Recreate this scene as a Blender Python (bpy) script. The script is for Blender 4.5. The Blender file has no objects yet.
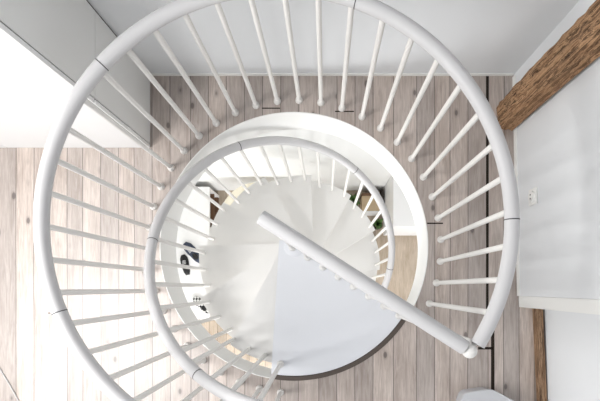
import bpy, bmesh, math, random
from mathutils import Vector, Matrix
random.seed(7)
PI = math.pi
R = math.radians
scn = bpy.context.scene
COL = scn.collection

# ---------------------------------------------------------------- measurements (metres, origin on the floor below the lens)
H = 2.507                      # lens height above the upper floor
AX = Vector((-0.1748, 0.2351, 0))   # staircase axis
ZL = -2.6                      # lower floor
RAILZ = 0.946

# ---------------------------------------------------------------- material helpers
def srgb(r, g, b):
    def f(c):
        c /= 255.0
        return c / 12.92 if c <= .04045 else ((c + .055) / 1.055) ** 2.4
    return (f(r), f(g), f(b), 1)

class NT:
    def __init__(s, name):
        s.m = bpy.data.materials.new(name); s.m.use_nodes = True
        s.t = s.m.node_tree; s.t.nodes.clear()
        s.out = s.t.nodes.new('ShaderNodeOutputMaterial')
        s.b = s.t.nodes.new('ShaderNodeBsdfPrincipled')
        s.t.links.new(s.b.outputs[0], s.out.inputs[0])
    def n(s, typ, **kw):
        nd = s.t.nodes.new(typ)
        for k, v in kw.items(): setattr(nd, k, v)
        return nd
    def l(s, a, b): s.t.links.new(a, b)
    def math(s, op, a, b=None, c=None):
        nd = s.n('ShaderNodeMath', operation=op)
        for i, v in enumerate((a, b, c)):
            if v is None: continue
            if isinstance(v, (int, float)): nd.inputs[i].default_value = v
            else: s.l(v, nd.inputs[i])
        return nd.outputs[0]
    def mix(s, fac, a, b, blend='MIX'):
        nd = s.n('ShaderNodeMix', data_type='RGBA', blend_type=blend)
        for i, v in ((0, fac), (6, a), (7, b)):
            if isinstance(v, (int, float)): nd.inputs[i].default_value = v
            elif isinstance(v, tuple): nd.inputs[i].default_value = v
            else: s.l(v, nd.inputs[i])
        return nd.outputs[2]
    def ramp(s, fac, stops, interp='LINEAR'):
        nd = s.n('ShaderNodeValToRGB'); cr = nd.color_ramp; cr.interpolation = interp
        while len(cr.elements) < len(stops): cr.elements.new(.5)
        for e, (p, c) in zip(cr.elements, stops):
            e.position = p; e.color = c if isinstance(c, tuple) else (c, c, c, 1)
        s.l(fac, nd.inputs[0]); return nd.outputs[0]
    def noise(s, vec, scale, detail=3, rough=.5, dist=0):
        nd = s.n('ShaderNodeTexNoise'); s.l(vec, nd.inputs['Vector'])
        nd.inputs['Scale'].default_value = scale; nd.inputs['Detail'].default_value = detail
        nd.inputs['Roughness'].default_value = rough; nd.inputs['Distortion'].default_value = dist
        return nd.outputs['Fac']
    def mapv(s, vec, scale=(1, 1, 1), loc=(0, 0, 0), rot=(0, 0, 0)):
        nd = s.n('ShaderNodeMapping'); s.l(vec, nd.inputs[0])
        nd.inputs['Scale'].default_value = scale; nd.inputs['Location'].default_value = loc
        nd.inputs['Rotation'].default_value = rot
        return nd.outputs[0]
    def bump(s, h, strength=.2, dist=.01):
        nd = s.n('ShaderNodeBump'); nd.inputs['Strength'].default_value = strength
        nd.inputs['Distance'].default_value = dist
        s.l(h, nd.inputs['Height']); s.l(nd.outputs[0], s.b.inputs['Normal'])

def paint(name, col, rough=.5, var=.03, scale=6, bump=.0, spec=.4, metal=0):
    t = NT(name); g = t.n('ShaderNodeNewGeometry')
    nz = t.noise(g.outputs['Position'], scale, 4)
    d = tuple(c * (1 - var * 2) for c in col[:3]) + (1,)
    t.l(t.mix(nz, d, col), t.b.inputs['Base Color'])
    t.b.inputs['Roughness'].default_value = rough
    t.b.inputs['Specular IOR Level'].default_value = spec
    t.b.inputs['Metallic'].default_value = metal
    if bump: t.bump(t.noise(g.outputs['Position'], 60, 3), bump, .004)
    return t.m

def boards(name, seams, light, dark, knotc, rough, wob=0, marks=(), spec=.5, y0=0, seamw=.0022, coat=0):
    """old floor boards running along Y; seams = board edges in x"""
    t = NT(name)
    pos = t.n('ShaderNodeNewGeometry').outputs['Position']
    sep = t.n('ShaderNodeSeparateXYZ'); t.l(pos, sep.inputs[0])
    X, Y = sep.outputs[0], sep.outputs[1]
    wx = t.math('ADD', X, t.math('MULTIPLY', t.math('SUBTRACT', t.noise(t.mapv(pos, (1.3, .5, 0)), 1.2, 1), .5), wob))
    lo, hi = seams[0] - .3, seams[-1] + .3
    rnd = random.Random(name)
    vals = [rnd.random() for _ in range(len(seams) + 1)]
    for i in range(1, len(vals)):
        while abs(vals[i] - vals[i-1]) < .13: vals[i] = rnd.random()
    stops = [(0, vals[0])] + [((s - lo) / (hi - lo), v) for s, v in zip(seams, vals[1:])]
    def idx(off):
        u = t.math('DIVIDE', t.math('SUBTRACT', wx, lo - off), hi - lo)
        return t.ramp(u, stops, 'CONSTANT')
    ID = idx(0)
    a, b = idx(seamw), idx(-seamw)
    seam = t.math('GREATER_THAN', t.math('ABSOLUTE', t.math('SUBTRACT', a, b)), .02)
    # coordinates shifted per board so that the figure does not run across seams
    cmb = t.n('ShaderNodeCombineXYZ')
    t.l(t.math('ADD', X, t.math('MULTIPLY', ID, 7.3)), cmb.inputs[0])
    t.l(t.math('ADD', Y, t.math('MULTIPLY', ID, 13.7)), cmb.inputs[1])
    pv = cmb.outputs[0]
    grain = t.noise(t.mapv(pv, (34, 2.6, 1)), 1.6, 6, .7, 1.2)
    fine = t.noise(t.mapv(pv, (160, 6, 1)), 1.0, 3, .6)
    blot = t.noise(t.mapv(pv, (5, 1.6, 1)), 1.3, 4, .6, .3)
    vor = t.n('ShaderNodeTexVoronoi'); vor.inputs['Scale'].default_value = 1
    t.l(t.mapv(pv, (10, 5.5, 1)), vor.inputs['Vector'])
    knot = t.ramp(vor.outputs['Distance'], [(.0, 1.0), (.09, .9), (.12, .3), (.19, 0.0)])
    sepc = t.n('ShaderNodeSeparateColor'); t.l(vor.outputs['Color'], sepc.inputs[0])
    knot = t.math('MULTIPLY', knot, t.math('GREATER_THAN', sepc.outputs[0], .35))
    g = t.math('ADD', t.math('MULTIPLY', grain, .55), t.math('MULTIPLY', blot, .45))
    g = t.ramp(g, [(.36, 0.0), (.6, 1.0)])
    base = t.mix(g, dark, light)
    tone = t.ramp(ID, [(0, (.80, .79, .79, 1)), (.5, (.97, .95, .94, 1)), (1, (1.16, 1.13, 1.10, 1))])
    base = t.mix(1.0, base, tone, 'MULTIPLY')
    base = t.mix(t.math('MULTIPLY', t.ramp(fine, [(.5, 0.0), (.62, 1.0)]), .4), base, dark)
    base = t.mix(t.math('MULTIPLY', knot, .9), base, knotc)
    base = t.mix(t.math('MULTIPLY', seam, .8), base, srgb(62, 52, 46))
    anym = None
    for (x0, y0_, x1, y1_) in marks:      # butt joints and the open gap between boards
        m = t.math('MULTIPLY', t.math('MULTIPLY', t.math('GREATER_THAN', X, x0), t.math('LESS_THAN', X, x1)),
                   t.math('MULTIPLY', t.math('GREATER_THAN', Y, y0_), t.math('LESS_THAN', Y, y1_)))
        base = t.mix(t.math('MULTIPLY', m, .95), base, srgb(28, 23, 20))
        anym = m if anym is None else t.math('MAXIMUM', anym, m)
    t.l(base, t.b.inputs['Base Color'])
    t.l(t.math('ADD', rough, t.math('MULTIPLY', grain, .12)), t.b.inputs['Roughness'])
    t.b.inputs['Specular IOR Level'].default_value = spec
    if anym is not None:
        inv = t.math('SUBTRACT', 1.0, anym)
        t.l(t.math('MULTIPLY', inv, coat), t.b.inputs['Coat Weight']); t.l(t.math('MULTIPLY', inv, spec), t.b.inputs['Specular IOR Level'])
    t.b.inputs['Coat Weight'].default_value = coat; t.b.inputs['Coat Roughness'].default_value = .5
    t.bump(t.math('SUBTRACT', t.math('MULTIPLY', grain, .4), seam), .25, .002)
    return t.m

def px(x): return (x - 325) / 177.4
def py(y): return (288 - y) / 177.4
SEAM_U = [px(v) for v in (-18, 15, 32, 65, 82, 99, 117, 133, 152, 170, 190, 208, 225, 243, 262, 280, 298, 318, 335, 355, 373, 392, 415, 433, 450, 467, 487, 503, 519, 533)]
marks = [(px(262), py(108.8), px(280), py(107.6)), (px(335), py(112), px(354), py(110.8)), (px(427), py(224), px(443), py(222.6)),
         (px(486), py(330), px(488.6), py(72)), (px(491), py(401), px(494.5), py(322)), (px(478), py(349.5), px(493), py(347)),
         (px(48), py(313.5), px(60), py(312.6))]
M = {}
M['boards'] = boards('whitewashed floor boards', SEAM_U, srgb(198, 187, 180), srgb(146, 131, 122), srgb(66, 50, 44), .40, .012, marks, spec=1.0, coat=1.0)
M['boards_low'] = boards('oak floor boards', [-2.2 + .095 * i + .01 * math.sin(i * 7) for i in range(30)] , srgb(194, 182, 168), srgb(162, 148, 131), srgb(86, 66, 52), .5, .01, (), spec=.3)
M['rail'] = paint('pale grey painted steel', srgb(200, 199, 200), .5, .01)
M['baluster'] = paint('white painted steel', srgb(228, 226, 223), .5, .01)
M['tread'] = paint('cream painted steel tread', srgb(238, 237, 235), .55, .01, 3)
M['landing'] = paint('white painted landing plate', srgb(222, 224, 229), .5, .01, 3)
M['ring'] = paint('white painted ring', srgb(240, 240, 238), .5, .01)
M['wall'] = paint('white wall paint', srgb(228, 230, 232), .75, .015, 2, .05)
M['wall_low'] = paint('warm white wall paint', srgb(234, 235, 234), .8, .015, 2, .05)
M['trim'] = paint('white trim paint', srgb(238, 238, 235), .5, .01)
M['cab_grey'] = paint('white lacquered cabinet', srgb(232, 232, 230), .45, .01)
M['seam'] = paint('dark shadow gap', srgb(60, 57, 56), .8, .02)
M['joint'] = paint('dark rail joint', srgb(70, 68, 70), .6, .02)
M['edge'] = paint('grey brown rim strip', srgb(92, 82, 76), .7, .12, 25)
M['cream'] = paint('cream table lacquer', srgb(238, 231, 212), .5, .015)
M['white'] = paint('white laminate', srgb(240, 240, 240), .5, .01)
M['brownin'] = paint('dark brown shelf board', srgb(110, 82, 62), .6, .1, 12)
M['black'] = paint('black leather', srgb(28, 28, 30), .5, .05)
M['navy'] = paint('navy suede', srgb(58, 66, 84), .7, .08, 20)
M['sole'] = paint('white rubber sole', srgb(225, 225, 225), .6, .02)
M['tan'] = paint('light plywood', srgb(205, 182, 150), .6, .06, 14)
M['leaf'] = paint('green leaf', srgb(86, 118, 62), .5, .15, 20)
M['pot'] = paint('dark pot', srgb(66, 60, 54), .7, .05)
M['soil'] = paint('soil', srgb(50, 38, 30), .9, .2, 40)
M['cable'] = paint('grey cable', srgb(190, 188, 188), .6, .02)
M['glassframe'] = paint('white window frame', srgb(240, 240, 240), .5, .01)
#M['beige'] = paint('beige canvas', srgb(214, 190, 160), .8, .05, 30)

def checker():
    t = NT('black and white checked canvas'); tc = t.n('ShaderNodeTexCoord')
    c = t.n('ShaderNodeTexChecker'); c.inputs['Scale'].default_value = 45
    c.inputs['Color1'].default_value = srgb(30, 30, 34); c.inputs['Color2'].default_value = srgb(230, 230, 228)
    t.l(tc.outputs['Object'], c.inputs['Vector']); t.l(c.outputs[0], t.b.inputs['Base Color'])
    t.b.inputs['Roughness'].default_value = .8; return t.m
M['check'] = checker()

def timber(name, axis, a, b, c):
    t = NT(name); tc = t.n('ShaderNodeTexCoord').outputs['Object']
    s1 = [26, 26, 26]; s1[axis] = 2.0
    s2 = [70, 70, 70]; s2[axis] = 5
    w = t.noise(t.mapv(tc, tuple(s1)), 1.1, 8, .7, 1.6)
    f = t.noise(t.mapv(tc, tuple(s2)), 1.0, 6, .75, .8)
    bl = t.noise(t.mapv(tc, tuple(v/3 for v in s1)), 1, 4)
    col = t.ramp(w, [(.36, c), (.44, b), (.52, a), (.56, c), (.62, a), (.7, b)])
    col = t.mix(t.math('MULTIPLY', t.ramp(f, [(.50, 0.0), (.58, 1.0)]), .75), col, c)
    col = t.mix(t.math('MULTIPLY', t.ramp(bl, [(.45, 0.0), (.6, 1.0)]), .35), col, b)
    t.l(col, t.b.inputs['Base Color']); t.b.inputs['Roughness'].default_value = .75
    t.b.inputs['Specular IOR Level'].default_value = .2
    t.bump(t.math('ADD', w, t.math('MULTIPLY', f, .5)), .9, .012)
    return t.m
M['timber'] = timber('rough old timber', 2, srgb(204, 164, 126), srgb(152, 116, 86), srgb(58, 40, 30))
M['sill'] = timber('brown sill timber', 1, srgb(176, 146, 118), srgb(146, 116, 90), srgb(92, 70, 54))

def plastic():
    t = NT('frosted clear plastic')
    t.b.inputs['Base Color'].default_value = srgb(244, 245, 248)
    t.b.inputs['Transmission Weight'].default_value = .55
    t.b.inputs['Roughness'].default_value = .25
    t.b.inputs['IOR'].default_value = 1.2
    return t.m
M['plastic'] = plastic()

# ---------------------------------------------------------------- mesh helpers
def box(bm, x0, x1, y0, y1, z0, z1, mat=None, bev=0):
    r = bmesh.ops.create_cube(bm, size=1)
    vs = r['verts']
    bmesh.ops.scale(bm, vec=(abs(x1-x0), abs(y1-y0), abs(z1-z0)), verts=vs)
    bmesh.ops.translate(bm, vec=((x0+x1)/2, (y0+y1)/2, (z0+z1)/2), verts=vs)
    if bev:
        es = list({e for v in vs for e in v.link_edges})
        r2 = bmesh.ops.bevel(bm, geom=es, offset=bev, segments=2, affect='EDGES', profile=.6)
        vs = list({v for f in r2['faces'] for v in f.verts} | {v for v in vs if v.is_valid})
    if mat is not None: bmesh.ops.transform(bm, matrix=mat, verts=vs)
    return vs

def cyl(bm, c, r, z0, z1, seg=20, r2=None):
    r2 = r if r2 is None else r2
    lathe(bm, c, [(0, z0), (r, z0), (r2, z1), (0, z1)], seg)

def lathe(bm, c, prof, seg=24):
    rings = []
    for (r, z) in prof:
        if r < 1e-6: rings.append([bm.verts.new((c[0], c[1], z))])
        else: rings.append([bm.verts.new((c[0] + r*math.cos(2*PI*i/seg), c[1] + r*math.sin(2*PI*i/seg), z)) for i in range(seg)])
    for a, b in zip(rings, rings[1:]):
        for i in range(seg):
            j = (i+1) % seg
            if len(a) == 1 and len(b) == 1: continue
            if len(a) == 1: bm.faces.new((a[0], b[j], b[i]))
            elif len(b) == 1: bm.faces.new((a[i], a[j], b[0]))
            else: bm.faces.new((a[i], a[j], b[j], b[i]))

def tube(bm, pts, r, seg=16, cap=True, round_cap=False):
    pts = [Vector(p) for p in pts]
    n = len(pts); rings = []
    up = Vector((0, 0, 1))
    prev = None
    rr = r if isinstance(r, (list, tuple)) else [r]*n
    for i, p in enumerate(pts):
        d = (pts[min(i+1, n-1)] - pts[max(i-1, 0)]).normalized()
        if prev is None:
            a = up if abs(d.z) < .95 else Vector((1, 0, 0))
            u = d.cross(a).normalized()
        else:
            u = (prev - d*prev.dot(d)).normalized()
        prev = u; w = d.cross(u)
        rings.append([bm.verts.new(p + rr[i]*(u*math.cos(2*PI*k/seg) + w*math.sin(2*PI*k/seg))) for k in range(seg)])
    for a, b in zip(rings, rings[1:]):
        for k in range(seg):
            j = (k+1) % seg
            bm.faces.new((a[k], a[j], b[j], b[k]))
    if cap:
        bm.faces.new(rings[0][::-1]); bm.faces.new(rings[-1])

def prism(bm, poly, z0, z1):
    b = [bm.verts.new((x, y, z0)) for x, y in poly]
    t = [bm.verts.new((x, y, z1)) for x, y in poly]
    n = len(poly)
    bm.faces.new(b[::-1]); bm.faces.new(t)
    for i in range(n):
        j = (i+1) % n
        bm.faces.new((b[i], b[j], t[j], t[i]))

def obj(name, bm, mat, parent=None, smooth=True, origin=None):
    bmesh.ops.recalc_face_normals(bm, faces=bm.faces)
    if origin is not None:
        bmesh.ops.translate(bm, vec=-Vector(origin), verts=bm.verts)
    me = bpy.data.meshes.new(name); bm.to_mesh(me); bm.free()
    me.materials.append(mat)
    if smooth:
        for p in me.polygons: p.use_smooth = True
        me.set_sharp_from_angle(angle=R(40))
    o = bpy.data.objects.new(name, me); COL.objects.link(o)
    if origin is not None: o.location = origin
    if parent is not None:
        o.parent = parent
    return o

def thing(name, label, cat, loc=(0, 0, 0), group=None, rz=0):
    o = bpy.data.objects.new(name, None); COL.objects.link(o)
    o.location = loc; o.rotation_euler = (0, 0, rz); o.empty_display_size = .1
    tag(o, label, cat, group); return o
def tag(o, label, cat, group=None):
    o['label'] = label; o['category'] = cat
    if group: o['group'] = group
    return o
def struct(o):
    o['kind'] = 'structure'; return o
def B(): return bmesh.new()

# ---------------------------------------------------------------- the setting
RH = .752      # radius of the round opening
def ring_floor(bm, x0, x1, y0, y1, z, r, seg=128):
    """rectangle with a round hole about the stair axis"""
    inner = []; outer = []
    for i in range(seg):
        a = 2*PI*i/seg; d = Vector((math.cos(a), math.sin(a), 0))
        inner.append(bm.verts.new((AX.x + r*d.x, AX.y + r*d.y, z)))
        ts = []
        if d.x > 1e-9: ts.append((x1-AX.x)/d.x)
        if d.x < -1e-9: ts.append((x0-AX.x)/d.x)
        if d.y > 1e-9: ts.append((y1-AX.y)/d.y)
        if d.y < -1e-9: ts.append((y0-AX.y)/d.y)
        tt = min(ts)
        outer.append((AX.x + tt*d.x, AX.y + tt*d.y))
    corners = [(x1, y1), (x0, y1), (x0, y0), (x1, y0)]
    for c in corners:        # snap the nearest outer point to each corner
        k = min(range(seg), key=lambda i: (outer[i][0]-c[0])**2 + (outer[i][1]-c[1])**2)
        outer[k] = c
    ov = [bm.verts.new((x, y, z)) for x, y in outer]
    for i in range(seg):
        j = (i+1) % seg
        bm.faces.new((inner[i], ov[i], ov[j], inner[j]))
    return inner, ov
XL, XR, YB, YF = -3.0, 1.34, 1.2, -2.6
bm = B(); i1, o1 = ring_floor(bm, XL, XR, YF, YB, 0, RH+.005); i2, o2 = ring_floor(bm, XL, XR, YF, YB, -.05, RH+.005)
for a, b in ((i1, i2), (o1, o2)):
    for k in range(128):
        j = (k+1) % 128; bm.faces.new((a[k], a[j], b[j], b[k]))
struct(obj('floor', bm, M['boards'], smooth=False))
bm = B(); i1, o1 = ring_floor(bm, XL, XR, YF, YB, -.052, RH+.005); i2, o2 = ring_floor(bm, XL, XR, YF, YB, -.258, RH+.005)
for a, b in ((i1, i2), (o1, o2)):
    for k in range(128):
        j = (k+1) % 128; bm.faces.new((a[k], a[j], b[j], b[k]))
struct(obj('ceiling', bm, M['wall_low'], smooth=False))
# white liner ring of the opening
bm = B()
lathe(bm, AX, [(RH, -.262), (RH, .002), (RH+.0, .004), (RH+.0045, .004), (RH+.0045, -.262), (RH, -.262)], 128)
struct(obj('trim_1', bm, M['ring']))

bm = B(); box(bm, XL, XR, YB, YB+.12, -.258, 3.1); struct(obj('wall_back', bm, M['wall'], smooth=False))
bm = B(); box(bm, -.985, 1.055, YB-.005, YB, .0005, .022); struct(obj('baseboard_back', bm, M['trim'], smooth=False))
# right wall, a touch out of square
def skewbox(bm, pts, z0, z1): prism(bm, pts, z0, z1)
bm = B(); skewbox(bm, [(1.062, 1.2), (1.088, -.045), (1.34, -.045), (1.34, 1.2)], 0, 3.1)
struct(obj('wall_right', bm, M['wall'], smooth=False))
bm = B(); skewbox(bm, [(1.056, 1.186), (1.082, -.045), (1.088, -.045), (1.062, 1.186)], .0005, .03)
struct(obj('baseboard_right', bm, M['trim'], smooth=False))
bm = B(); skewbox(bm, [(1.092, -.046), (1.094, -.107), (1.34, -.112), (1.34, -.046)], 0, 3.1)
struct(obj('trim_2', bm, M['trim'], smooth=False))
bm = B(); skewbox(bm, [(1.222, -.108), (1.300, -2.6), (1.42, -2.6), (1.42, -.108)], 0, 3.1)
struct(obj('wall_right_recess', bm, M['wall'], smooth=False))
# timber plate along the foot of the recessed wall
bm = B(); skewbox(bm, [(1.168, -.112), (1.215, -1.1), (1.250, -1.1), (1.206, -.112)], .0005, .045)
o = obj('timber_sill', bm, M['sill'], smooth=False)
tag(o, 'narrow brown timber sill lying on the floor along the foot of the recessed right wall', 'timber sill')
# left knee wall, sloping roof above it and its roof window
bm = B(); box(bm, XL-.15, XL, YF, 1.2, 0, 1.5); struct(obj('wall_left', bm, M['wall'], smooth=False))
SK0 = Vector((-3.0, 0, 1.5)); SKD = Vector((1, 0, 1)).normalized(); SKN = Vector((-1, 0, 1)).normalized()
sy0, sy1, sa0, sa1 = -1.35, .30, .55, 1.75
def slope(bm, a0, a1, y0, y1, n0, n1):
    c = [SK0+SKD*a+SKN*n for a, n in ((a0, n0), (a1, n0), (a1, n1), (a0, n1))]
    f = [bm.verts.new((p.x, y0, p.z)) for p in c]; g = [bm.verts.new((p.x, y1, p.z)) for p in c]
    bm.faces.new(f); bm.faces.new(g[::-1])
    for k in range(4):
        q = (k+1) % 4; bm.faces.new((f[k], g[k], g[q], f[q]))
bm = B()
for a in ((0, sa0, YF, 1.2), (sa1, 2.5, YF, 1.2), (sa0, sa1, YF, sy0), (sa0, sa1, sy1, 1.2)): slope(bm, *a, 0, .12)
struct(obj('ceiling_slope', bm, M['wall'], smooth=False))
bm = B()
for a in ((sa0, sa0+.05, sy0, sy1), (sa1-.05, sa1, sy0, sy1), (sa0+.05, sa1-.05, sy0, sy0+.05), (sa0+.05, sa1-.05, sy1-.05, sy1), (sa0+.05, sa1-.05, -.555, -.495)): slope(bm, *a, .03, .09)
struct(obj('window_1', bm, M['glassframe'], smooth=False))
wx0, wx1, vz0, vz1 = -2.2, -.2, .5, 2.1
bm = B()
for a in ((XL, wx0, 0, 3.1), (wx1, 1.30, 0, 3.1), (wx0, wx1, 0, vz0), (wx0, wx1, vz1, 3.1)):
    box(bm, a[0], a[1], YF-.15, YF, a[2], a[3])
struct(obj('wall_front', bm, M['wall'], smooth=False))
bm = B()
for a in ((wx0, wx0+.05, vz0, vz1), (wx1-.05, wx1, vz0, vz1), (wx0+.05, wx1-.05, vz0, vz0+.05), (wx0+.05, wx1-.05, vz1-.05, vz1), ((wx0+wx1)/2-.03, (wx0+wx1)/2+.03, vz0+.05, vz1-.05)):
    box(bm, a[0], a[1], YF-.10, YF-.05, a[2], a[3])
struct(obj('window_2', bm, M['glassframe'], smooth=False))

# lower storey
bm = B(); box(bm, -1.78, 1.9, -2.2, 1.12, ZL-.05, ZL); struct(obj('floor_lower', bm, M['boards_low'], smooth=False))
bm = B(); box(bm, -1.78, 1.9, 1.12, 1.24, ZL, -.262); struct(obj('wall_lower_back', bm, M['wall_low'], smooth=False))
bm = B(); box(bm, -1.90, -1.78, -2.2, 1.24, ZL, -.262); struct(obj('wall_lower_left', bm, M['wall_low'], smooth=False))

# ---------------------------------------------------------------- balusters
BR = .0113
def baluster_bm(zb, zt, collar=True, foot=.0):
    bm = B(); tube(bm, [(0, 0, zb+foot), (0, 0, zt)], BR, 14); return bm
def collar_bm():
    bm = B()
    lathe(bm, (0, 0), [(0, 0), (.020, 0), (.0205, .006), (.018, .020), (.0145, .027), (0, .029)], 18)
    return bm
mesh_b = {}
def add_baluster(parent, x, y, z, top, collar=True, pv=Vector((0, 0, 0))):
    h = round(top - z, 3)
    if h not in mesh_b:
        o = obj('baluster', baluster_bm(0, h), M['baluster']); mesh_b[h] = o.data
    else:
        o = bpy.data.objects.new('baluster', mesh_b[h]); COL.objects.link(o)
    o.parent = parent; o.location = (x, y, z)
    if collar:
        if 'collar' not in mesh_b:
            c = obj('collar', collar_bm(), M['baluster']); mesh_b['collar'] = c.data
        else:
            c = bpy.data.objects.new('collar', mesh_b['collar']); COL.objects.link(c)
        c.parent = o; c.location = (0, 0, 0)
    return o

RT = .0258
def arc_pts(r, a0, a1, zf, step=2.0):
    n = max(2, int(abs(a1-a0)/step)+1)
    return [Vector((r*math.cos(R(a0+(a1-a0)*i/(n-1))), r*math.sin(R(a0+(a1-a0)*i/(n-1))), zf(a0+(a1-a0)*i/(n-1)))) for i in range(n)]
def joint(parent, r, a, zf, w=.0035):
    da = math.degrees(w/2/r)
    bm = B(); tube(bm, arc_pts(r, a-da, a+da, zf, .1)[:1] + arc_pts(r, a-da, a+da, zf, .1)[-1:], RT+.0006, 20)
    return obj('rail_joint', bm, M['joint'], parent)

# ---------------------------------------------------------------- round gallery balustrade
RB = .8275
gal = thing('balustrade', 'round white steel balustrade standing on the floor boards around the stair opening', 'balustrade', AX)
GO = Vector((.0055, -.004, 0))
bm = B(); tube(bm, [p + GO for p in arc_pts(RB-.002, -31.4, 267, lambda a: RAILZ)], RT, 20)
hr = obj('handrail', bm, M['rail'], gal)
for a in (.6, 70.2, 138, 202.6): joint(hr, RB-.002, a, lambda a: RAILZ).location = GO
for i in range(-13, 23):
    a = R(79.7 + 8.55*i - (.2*(i-5) if i > 5 else 0))
    add_baluster(gal, (RB-.004)*math.cos(a)+.004, (RB-.004)*math.sin(a)-.002, 0, RAILZ-.02)

# ---------------------------------------------------------------- spiral staircase
st = thing('spiral_staircase', 'white steel spiral staircase winding down through the round opening in the boards', 'staircase', (AX.x, AX.y, ZL))
zo = -ZL        # heights below are given from the upper floor, children hang from the lower floor
def sobj(name, bm, mat, parent=None, smooth=True):
    bmesh.ops.translate(bm, vec=(0, 0, zo), verts=bm.verts)
    return obj(name, bm, mat, st, smooth) if parent is None else obj(name, bm, mat, parent, smooth)
bm = B(); cyl(bm, (0, 0), .055, ZL+.002, -.002, 32); sobj('centre_pole', bm, M['baluster'])
bm = B(); lathe(bm, (0, 0), [(0, .0), (.058, .0), (.058, .003), (.050, .006), (0, .0065)], 32); sobj('pole_cap', bm, M['landing'])
D = .078
def line_circle(phi, d, r):
    """point at radius r on the line of direction phi set off by d to the downhill side"""
    a = R(phi) - math.asin(d/r); return math.degrees(a)
def wedge(phi_front, phi_back, r, d, dback=0, inner=.02):
    u = Vector((math.cos(R(phi_front)), math.sin(R(phi_front))))
    w = Vector((math.cos(R(phi_front-90)), math.sin(R(phi_front-90))))
    af = line_circle(phi_front, d, r); ab = line_circle(phi_back, dback, r) if dback >= 0 else phi_back + math.degrees(math.asin(-dback/r))
    n = 16
    arc = [(r*math.cos(R(af+(ab-af)*i/n)), r*math.sin(R(af+(ab-af)*i/n))) for i in range(n+1)]
    p0 = w*d - u*.02
    ub = Vector((math.cos(R(phi_back)), math.sin(R(phi_back))))
    wb = Vector((math.cos(R(phi_back+90)), math.sin(R(phi_back+90))))
    poly = [(p0.x, p0.y)] + arc
    q = ub*0.0 + wb*.03
    poly += [(q.x, q.y), (-w.x*.03 - u.x*.05, -w.y*.03 - u.y*.05)]
    return poly
RTREAD = .706
PHI0 = 269.5
bm = B()
# landing plate: sector from the first nosing round to the straight guard rail
RLAND = .730
phiA, phiB = 266.5, 327
aA = line_circle(phiA, .085, RLAND)
aB = 328.6
n = 30
u = Vector((math.cos(R(phiA)), math.sin(R(phiA)))); w = Vector((math.cos(R(phiA-90)), math.sin(R(phiA-90))))
ub = Vector((math.cos(R(phiB)), math.sin(R(phiB)))); wb = Vector((math.cos(R(phiB+90)), math.sin(R(phiB+90))))
poly = [tuple(w*.085 - u*.03)] + [(RLAND*math.cos(R(aA+(aB-aA)*i/n)), RLAND*math.sin(R(aA+(aB-aA)*i/n))) for i in range(n+1)] + [tuple(wb*.028 - ub*.03), tuple(-ub*.06)]
prism(bm, poly, -.040, 0)
land = sobj('landing', bm, M['landing'], smooth=False)
bm = B()  # grey brown band filling the gap between landing and liner ring
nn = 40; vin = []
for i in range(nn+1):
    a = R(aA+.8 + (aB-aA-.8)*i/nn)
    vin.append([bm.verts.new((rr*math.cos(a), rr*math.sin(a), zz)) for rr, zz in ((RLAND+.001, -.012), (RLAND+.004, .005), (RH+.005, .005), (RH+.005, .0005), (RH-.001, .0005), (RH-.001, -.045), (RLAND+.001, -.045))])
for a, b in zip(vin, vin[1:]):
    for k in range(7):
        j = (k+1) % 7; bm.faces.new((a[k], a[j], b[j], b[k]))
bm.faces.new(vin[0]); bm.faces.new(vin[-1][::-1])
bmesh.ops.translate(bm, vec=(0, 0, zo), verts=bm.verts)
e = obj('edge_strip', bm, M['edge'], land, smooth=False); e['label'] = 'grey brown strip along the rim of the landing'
NT_ = 12
for k in range(1, NT_+1):
    bm = B(); z = -.2*k
    prism(bm, wedge(PHI0+2-30*k, PHI0+2-30*(k-1)+2, RTREAD, D), z-.035, z)
    cyl(bm, (0, 0), .062, z-.16, z-.001, 24)
    sobj('tread', bm, M['tread'], smooth=False)
# stair handrail and its balusters
RS = .682
def zrail(a): return .298 + .00657*(a-180)
bm = B(); tube(bm, arc_pts(RS, 266, -95, zrail), RT, 20)
sh = sobj('handrail', bm, M['rail'])
# short bend linking it to the round gallery rail
bm = B()
p = arc_pts(RS, 266, 266, zrail)[0]; q = Vector(((RB+.002)*math.cos(R(266.5)), (RB+.002)*math.sin(R(266.5)), RAILZ))
tube(bm, [p, p.lerp(q, .3)+Vector((0, 0, .015)), p.lerp(q, .7)+Vector((0, 0, .02)), q], RT, 16)
sobj('rail_link', bm, M['rail'])
for a in (239.7, 180, 119, 56, -7, -68):
    da = math.degrees(.0035/2/RS)
    bm = B(); tube(bm, [arc_pts(RS, a-da, a-da, zrail)[0], arc_pts(RS, a+da, a+da, zrail)[0]], RT+.0006, 20)
    sobj('rail_joint', bm, M['joint'], sh)
RBAL = .668
add_baluster(st, RBAL*math.cos(R(263.5)), RBAL*math.sin(R(263.5)), zo, zo+zrail(263.5), True)
for k in range(1, NT_+1):
    for a in ((253.5, 244.6, 235) if k == 1 else (264-30*k+25.0, 264-30*k+15.3, 264-30*k+5.2)):
        z = -.2*k
        add_baluster(st, RBAL*math.cos(R(a)), RBAL*math.sin(R(a)), z+zo, zo+zrail(a), False)
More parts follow.
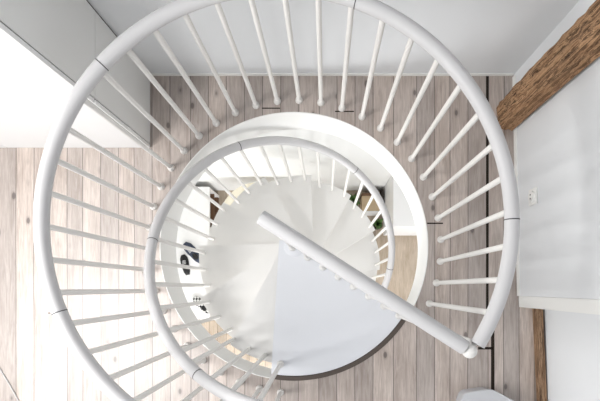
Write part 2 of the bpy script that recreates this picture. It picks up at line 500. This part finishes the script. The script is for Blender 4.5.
# straight guard rail over the landing edge
ga = R(-32.6); gd = Vector((math.cos(ga), math.sin(ga), 0))
sd = Vector((-.0095, -.0125, 0))
bm = B(); tube(bm, [gd*(-.048)+sd+Vector((0, 0, RAILZ)), gd*.800+sd+Vector((0, 0, RAILZ))], RT+.001, 24)
gr = sobj('guard_rail', bm, M['rail'])
bm = B()
e0 = gd*.806+Vector((0, 0, RAILZ-.006)); 
bmesh.ops.create_uvsphere(bm, u_segments=20, v_segments=12, radius=.027, matrix=Matrix.Translation(gd*.818+sd+Vector((.004, -.003, RAILZ-.006))))
sobj('rail_end_cap', bm, M['baluster'])
for i in range(8):
    p = gd*(.0 + .1015*i) + Vector((-.008, -.008, 0))
    add_baluster(st, p.x, p.y, zo+(.006 if i == 0 else 0), zo+RAILZ-.01, True)

# ---------------------------------------------------------------- wardrobe at the left
CX, CY0, CY1, CH = -.986, .79, 1.198, 1.95
wd = thing('wardrobe', 'tall white wardrobe standing on the boards in the far left corner', 'wardrobe', (CX, CY0, 0))
def wobj(name, bm, mat, parent=wd):
    bmesh.ops.translate(bm, vec=(-CX, -CY0, 0), verts=bm.verts)
    return obj(name, bm, mat, parent, smooth=False)
bm = B(); box(bm, -2.4, CX-.004, CY0+.024, CY1, .001, CH); wobj('body', bm, M['cab_grey'])
bm = B(); box(bm, CX-.004, CX, CY0+.024, CY1-.010, .001, .598); wobj('side_panel', bm, M['cab_grey'])
bm = B(); box(bm, CX-.004, CX, CY0+.024, CY1-.010, .6008, CH); wobj('side_panel', bm, M['cab_grey'])
bm = B(); box(bm, CX-.006, CX-.004, CY1-.0095, CY1, .001, CH); g_ = wobj('scribe_gap', bm, M['seam'])
bm = B(); box(bm, -2.4, CX-.006, CY0+.019, CY0+.024, .005, CH-.002); wobj('shadow_gap', bm, M['seam'])
for x0, x1 in ((-1.79, CX), (-2.4, -1.794)):
    for z0, z1 in ((.001, .595), (.604, CH)):
        bm = B(); box(bm, x0, x1, CY0, CY0+.019, z0, z1, bev=.0015); wobj('door', bm, M['white'])

# ---------------------------------------------------------------- timber post in the right corner
bm = B()
rnd = random.Random(3)
nz = 80; rings = []
for i in range(nz+1):
    z = i*2.9/nz
    lean = .0
    base = [(.966, .900), (1.055, .884), (1.07, 1.010), (.966, 1.034)]
    pts = []
    per = 7
    for s in range(4):
        a = Vector(base[s]); b = Vector(base[(s+1) % 4])
        for q in range(per):
            f = q/per; p = a.lerp(b, f)
            nrm = Vector(((b-a).y, -(b-a).x)).normalized()
            am = .0 if s in (1,) else .006
            p = p + nrm*(rnd.uniform(-am, am*.6)) + nrm*(-.006 if q == 0 else 0) + nrm*.004*math.sin(z*5+s*2)
            pts.append(p)
    cl = []
    for p in pts: cl.append(bm.verts.new((min(p.x, 1.060) , min(p.y+lean*.95, 1.195), .001+z)))
    rings.append(cl)
m_ = len(rings[0])
for a, b in zip(rings, rings[1:]):
    for k in range(m_):
        j = (k+1) % m_; bm.faces.new((a[k], a[j], b[j], b[k]))
bm.faces.new(rings[0][::-1]); bm.faces.new(rings[-1])
o = obj('timber_post', bm, M['timber'], origin=(1.0, .95, 0))
tag(o, 'rough old brown timber post standing in the far right corner against the white wall', 'timber post')

# ---------------------------------------------------------------- wall socket
so = thing('wall_socket', 'small white wall socket with two dark holes low on the right wall', 'socket', (1.0765, .47, .215))
bm = B(); box(bm, -.009, 0, -.042, .042, -.042, .042, bev=.003); obj('cover_plate', bm, M['trim'], so)
bm = B()
tube(bm, [(-.008, 0, 0), (-.018, 0, 0), (-.0185, 0, 0)], [.030, .028, .024], 24); ins = obj('socket_insert', bm, M['trim'], so)
for s in (-1, 1):
    bm = B(); tube(bm, [(-.0185, s*.010, .0), (-.0195, s*.010, .0)], .0045, 12); obj('pin_hole', bm, M['seam'], ins)

# ---------------------------------------------------------------- clear tub bottom right
k3 = H/(H-.12)*177.4
top_ = [((x-325)/k3, (288-y)/k3) for x, y in ((464, 393), (492, 389), (522, 405), (540, 434), (508, 460), (470, 448), (456, 416))]
cx_ = sum(p[0] for p in top_)/7; cy_ = sum(p[1] for p in top_)/7
tub = thing('plastic_tub', 'frosted clear plastic tub standing on the boards at the bottom edge of the picture', 'tub', (cx_, cy_, 0))
def rounded(poly, sc, rad=.03, n=4):
    out = []; P = [Vector(((x-cx_)*sc, (y-cy_)*sc)) for x, y in poly]
    for i, p in enumerate(P):
        a = p + (P[i-1]-p).normalized()*rad; b = p + (P[(i+1) % len(P)]-p).normalized()*rad
        for q in range(n+1):
            f = q/n; out.append(a*(1-f)**2 + p*2*f*(1-f) + b*f*f)
    return out
def shell(name, prof, mat):
    bm = B(); rr = []
    for sc, z in prof: rr.append([bm.verts.new((v.x, v.y, z)) for v in rounded(top_, sc)])
    n = len(rr[0])
    for a, b in zip(rr, rr[1:]):
        for k in range(n): bm.faces.new((a[k], a[(k+1) % n], b[(k+1) % n], b[k]))
    bm.faces.new(rr[0]); bm.faces.new(rr[-1]); return obj(name, bm, mat, tub)
shell('tub_body', [(.93, .001), (.97, .105), (.955, .105), (.915, .004)], M['plastic'])
shell('lid', [(1.0, .106), (1.0, .116), (.985, .12)], M['plastic'])

# ---------------------------------------------------------------- cable bottom left
bm = B(); tube(bm, [(-1.90, -.37, .004), (-1.83, -.455, .004), (-1.775, -.545, .004), (-1.70, -.68, .004), (-1.60, -.9, .004)], .0036, 8)
tag(obj('cable', bm, M['cable']), 'thin grey cable lying on the sunlit boards in the lower left corner', 'cable')

# ---------------------------------------------------------------- things on the lower storey
BZ = ZL+.45
bn = thing('shoe_bench', 'low white open fronted shoe cabinet at the left on the lower floor', 'cabinet', (-1.21, .4, ZL))
def bobj(name, bm, mat):
    bmesh.ops.translate(bm, vec=(1.21, -.4, -ZL), verts=bm.verts); return obj(name, bm, mat, bn, smooth=False)
bm = B(); box(bm, -1.66, -1.21, -.33, 1.06, BZ-.03, BZ); bobj('top', bm, M['white'])
for y in (-.33, .62, 1.035):
    bm = B(); box(bm, -1.66, -1.215, y, y+.025, ZL+.001, BZ-.03); bobj('side_panel', bm, M['white'])
bm = B(); box(bm, -1.66, -1.64, -.305, 1.035, ZL+.001, BZ-.03); bobj('back_panel', bm, M['brownin'])
bm = B(); box(bm, -1.64, -1.22, .645, 1.035, ZL+.20, ZL+.22); bobj('shelf', bm, M['brownin'])
bm = B(); box(bm, -1.64, -1.22, .645, 1.035, ZL+.001, ZL+.03); bobj('shelf', bm, M['brownin'])
bm = B(); box(bm, -1.225, -1.212, -.30, .615, ZL+.01, BZ-.034); bobj('door', bm, M['white'])

def shoe(label, upm, loc, rz, s=1.0, group='shoes on the shoe cabinet'):
    t = thing('shoe', label, 'shoe', loc, group, rz)
    def section(f):   # length fraction heel(0)..toe(1)
        wdt = .034 + .012*math.sin(f*PI*.9) + (.006 if .55 < f < .85 else 0)
        if f > .88: wdt *= (1-(f-.88)/.12*.45)
        if f < .06: wdt *= .75
        return wdt*s
    L = .27*s
    bm = B(); fr = [0, .05, .15, .3, .45, .6, .72, .82, .9, .96, 1]
    top = [.055, .075, .082, .078, .07, .06, .05, .042, .036, .030, .02]
    rings = []
    for f, tz in zip(fr, top):
        w_ = section(f); rr = []
        for k in range(12):
            a = PI*k/11
            rr.append(bm.verts.new((f*L-L/2, w_*math.cos(a), .018 + (tz*s-.018)*math.sin(a)**.7 if 0 < k < 11 else .018)))
        rings.append(rr)
    for a, b in zip(rings, rings[1:]):
        for k in range(11): bm.faces.new((a[k], a[k+1], b[k+1], b[k]))
        bm.faces.new((a[0], b[0], b[11], a[11]))
    bm.faces.new(rings[0]); bm.faces.new(rings[-1][::-1])
    obj('upper', bm, upm, t)
    bm = B(); poly = [(f*L-L/2 + (0.004 if f == 1 else -.004 if f == 0 else 0), section(f)+.003) for f in fr]
    poly = poly + [(x, -y) for x, y in poly[::-1]]
    prism(bm, poly, .0005, .02); obj('sole', bm, M['sole'], t)
    bm = B()
    lathe(bm, (-L*.22, 0), [(.0, .0835*s), (.022*s, .0835*s), (.026*s, .080*s), (.026*s, .07*s), (0, .07*s)], 16)
    for v in bm.verts: v.co.x = (v.co.x+L*.22)*1.5-L*.22
    obj('opening', bm, M['black'], t)
    bm = B()
    for i in range(4):
        x = L*(.02+.05*i); zc = (.074-.0055*i)*s
        tube(bm, [(x, -.022*s, zc-.006), (x+.004, 0, zc+.003), (x, .022*s, zc-.006)], .0022, 6)
    obj('laces', bm, M['sole'], t)
    return t
kb = H/(H-BZ)*177.4
def lowpt(X, Y, z):
    k = H/(H-z)*177.4; return ((X-325)/k, (288-Y)/k, z)
p = lowpt(192.5, 252.5, BZ+.04); shoe('navy blue shoe with white laces lying on the white shoe cabinet, beside the black one', M['navy'], (p[0], p[1], BZ), R(132))
p = lowpt(184.8, 264.5, BZ+.04); shoe('plain black shoe at the left edge of the white shoe cabinet, beside the navy one', M['black'], (p[0], p[1], BZ), R(104), .82)
p = lowpt(201, 305, BZ+.04); shoe('black and white checked shoe at the near end of the white shoe cabinet', M['check'], (p[0], p[1], BZ), R(135), .85)

rt = thing('round_table', 'round cream table on the lower floor, half hidden under the stair treads', 'table', (-.668, .662, ZL))
bm = B(); lathe(bm, (0, 0), [(0, .625), (.385, .625), (.40, .632), (.40, .645), (.395, .65), (0, .65)], 64); obj('tabletop', bm, M['cream'], rt)
bm = B(); cyl(bm, (0, 0), .03, .03, .625, 20); obj('pedestal', bm, M['cream'], rt)
bm = B(); lathe(bm, (0, 0), [(0, .001), (.2, .001), (.2, .012), (.04, .03), (0, .03)], 40); obj('foot', bm, M['cream'], rt)

lc = thing('low_cabinet', 'white cabinet on the lower floor against the far wall at the right', 'cabinet', (.95, .9, ZL))
bm = B(); box(bm, -.29, .33, -.285, .215, .06, .83); obj('body', bm, M['cab_grey'], lc, smooth=False)
bm = B(); box(bm, -.27, .33, -.265, .215, .001, .06); obj('plinth', bm, M['trim'], lc, smooth=False)
bm = B(); box(bm, -.295, .335, -.31, .215, .83, .85, bev=.002); obj('top', bm, M['white'], lc)
for i in (0, 1):
    bm = B(); box(bm, -.288+.31*i, .018+.31*i, -.305, -.285, .065, .825); d = obj('door', bm, M['white'], lc, smooth=False)
    bm = B(); tube(bm, [(.0+.04*i, -.305, .74), (.0+.04*i, -.325, .74)], .008, 10); obj('knob', bm, M['joint'], d)

# plywood crate with dark edge, and plants beside it
cr = thing('wooden_crate', 'light plywood crate with a dark rim standing on the lower floor by the far wall', 'crate', (.500, .935, ZL))
bm = B(); box(bm, -.095, .095, -.09, .075, .001, .235); obj('body', bm, M['tan'], cr, smooth=False)
bm = B(); box(bm, -.098, .098, .076, .10, .001, .26); obj('back_board', bm, M['brownin'], cr, smooth=False)
bm = B(); box(bm, -.10, .10, -.105, -.092, .001, .24); obj('front_board', bm, M['white'], cr, smooth=False)
def plant(label, x, y, h, n, spread, seed):
    t = thing('potted_plant', label, 'plant', (x, y, ZL), 'potted plants on the lower floor')
    bm = B(); lathe(bm, (0, 0), [(0, .001), (.045, .001), (.058, .11), (.052, .11), (.048, .10), (0, .10)], 20); obj('pot', bm, M['pot'], t)
    bm = B(); lathe(bm, (0, 0), [(0, .098), (.048, .099), (.03, .104), (0, .105)], 16); obj('soil', bm, M['soil'], t)
    rn = random.Random(seed); bm = B()
    for i in range(n):
        a = rn.uniform(0, 2*PI); L = spread*rn.uniform(.6, 1.1); hh = h*rn.uniform(.6, 1)
        d = Vector((math.cos(a), math.sin(a), 0)); s = Vector((-d.y, d.x, 0)); pr = None
        for k in range(6):
            f = k/5; c = Vector((0, 0, .1)) + d*L*f + Vector((0, 0, hh*math.sin(f*PI*.65)))
            wv = .016*math.sin(PI*min(.98, f+.05))+.002
            row = [bm.verts.new(c - s*wv + Vector((0, 0, .004))), bm.verts.new(c), bm.verts.new(c + s*wv + Vector((0, 0, .004)))]
            if pr:
                bm.faces.new((pr[0], pr[1], row[1], row[0])); bm.faces.new((pr[1], pr[2], row[2], row[1]))
            pr = row
    o = obj('foliage', bm, M['leaf'], t)
    md = o.modifiers.new('thick', 'SOLIDIFY'); md.thickness = .0015
plant('green potted plant on the lower floor at the left of the plywood crate', .312, .96, .16, 26, .085, 4)
plant('green potted plant on the lower floor in front of the plywood crate', .59, .715, .12, 18, .08, 9)
bx = thing('picture_frame', 'dark grey framed panel leaning by the far wall right of the crate', 'frame', (.635, .985, ZL))
bm = B(); box(bm, -.012, .012, -.10, .10, .001, .22, bev=.003); obj('panel', bm, M['pot'], bx)
bm = B(); box(bm, -.016, .016, -.115, -.1, .001, .225); obj('frame_edge', bm, M['seam'], bx, smooth=False)

# ---------------------------------------------------------------- light
w = bpy.data.worlds.new('sky'); scn.world = w; w.use_nodes = True
bg = w.node_tree.nodes['Background']; bg.inputs[0].default_value = (.93, .96, 1.0, 1); bg.inputs[1].default_value = .40
def area(name, loc, rot, sx, sy, e, col):
    l = bpy.data.lights.new(name, 'AREA'); l.shape = 'RECTANGLE'; l.size = sx; l.size_y = sy; l.energy = e; l.color = col
    o = bpy.data.objects.new(name, l); COL.objects.link(o); o.location = loc; o.rotation_euler = rot; return o
c = SK0 + SKD*(sa0+sa1)/2 + SKN*.14
area('roof_window_daylight', (c.x, (sy0+sy1)/2, c.z), (0, R(-45), 0), sa1-sa0, sy1-sy0, 108, (1, .99, .97))
area('front_window_daylight', ((wx0+wx1)/2, YF-.12, (vz0+vz1)/2), (R(90), 0, 0), wx1-wx0, vz1-vz0, 10, (.86, .93, 1))
area('lower_room_fill', (-.3, -2.4, ZL+1.4), (R(90), 0, 0), 2.4, 1.6, 105, (1, .99, .98))  # area light added to brighten the lower storey, no window modelled there

# ---------------------------------------------------------------- camera: straight down, shifted lens
cd = bpy.data.cameras.new('camera'); cam = bpy.data.objects.new('camera', cd); COL.objects.link(cam)
cam.location = (0, 0, H); cam.rotation_euler = (0, 0, 0)
cd.sensor_width = 36; cd.sensor_fit = 'HORIZONTAL'; cd.lens = 177.4*H*36/600
cd.shift_x = -25/600; cd.shift_y = 87.5/600; cd.clip_start = .02; cd.clip_end = 50
scn.camera = cam
vs = scn.view_settings; vs.view_transform = 'Standard'; vs.look = 'None'; vs.gamma = 1; vs.use_curve_mapping = False; vs.exposure = .12
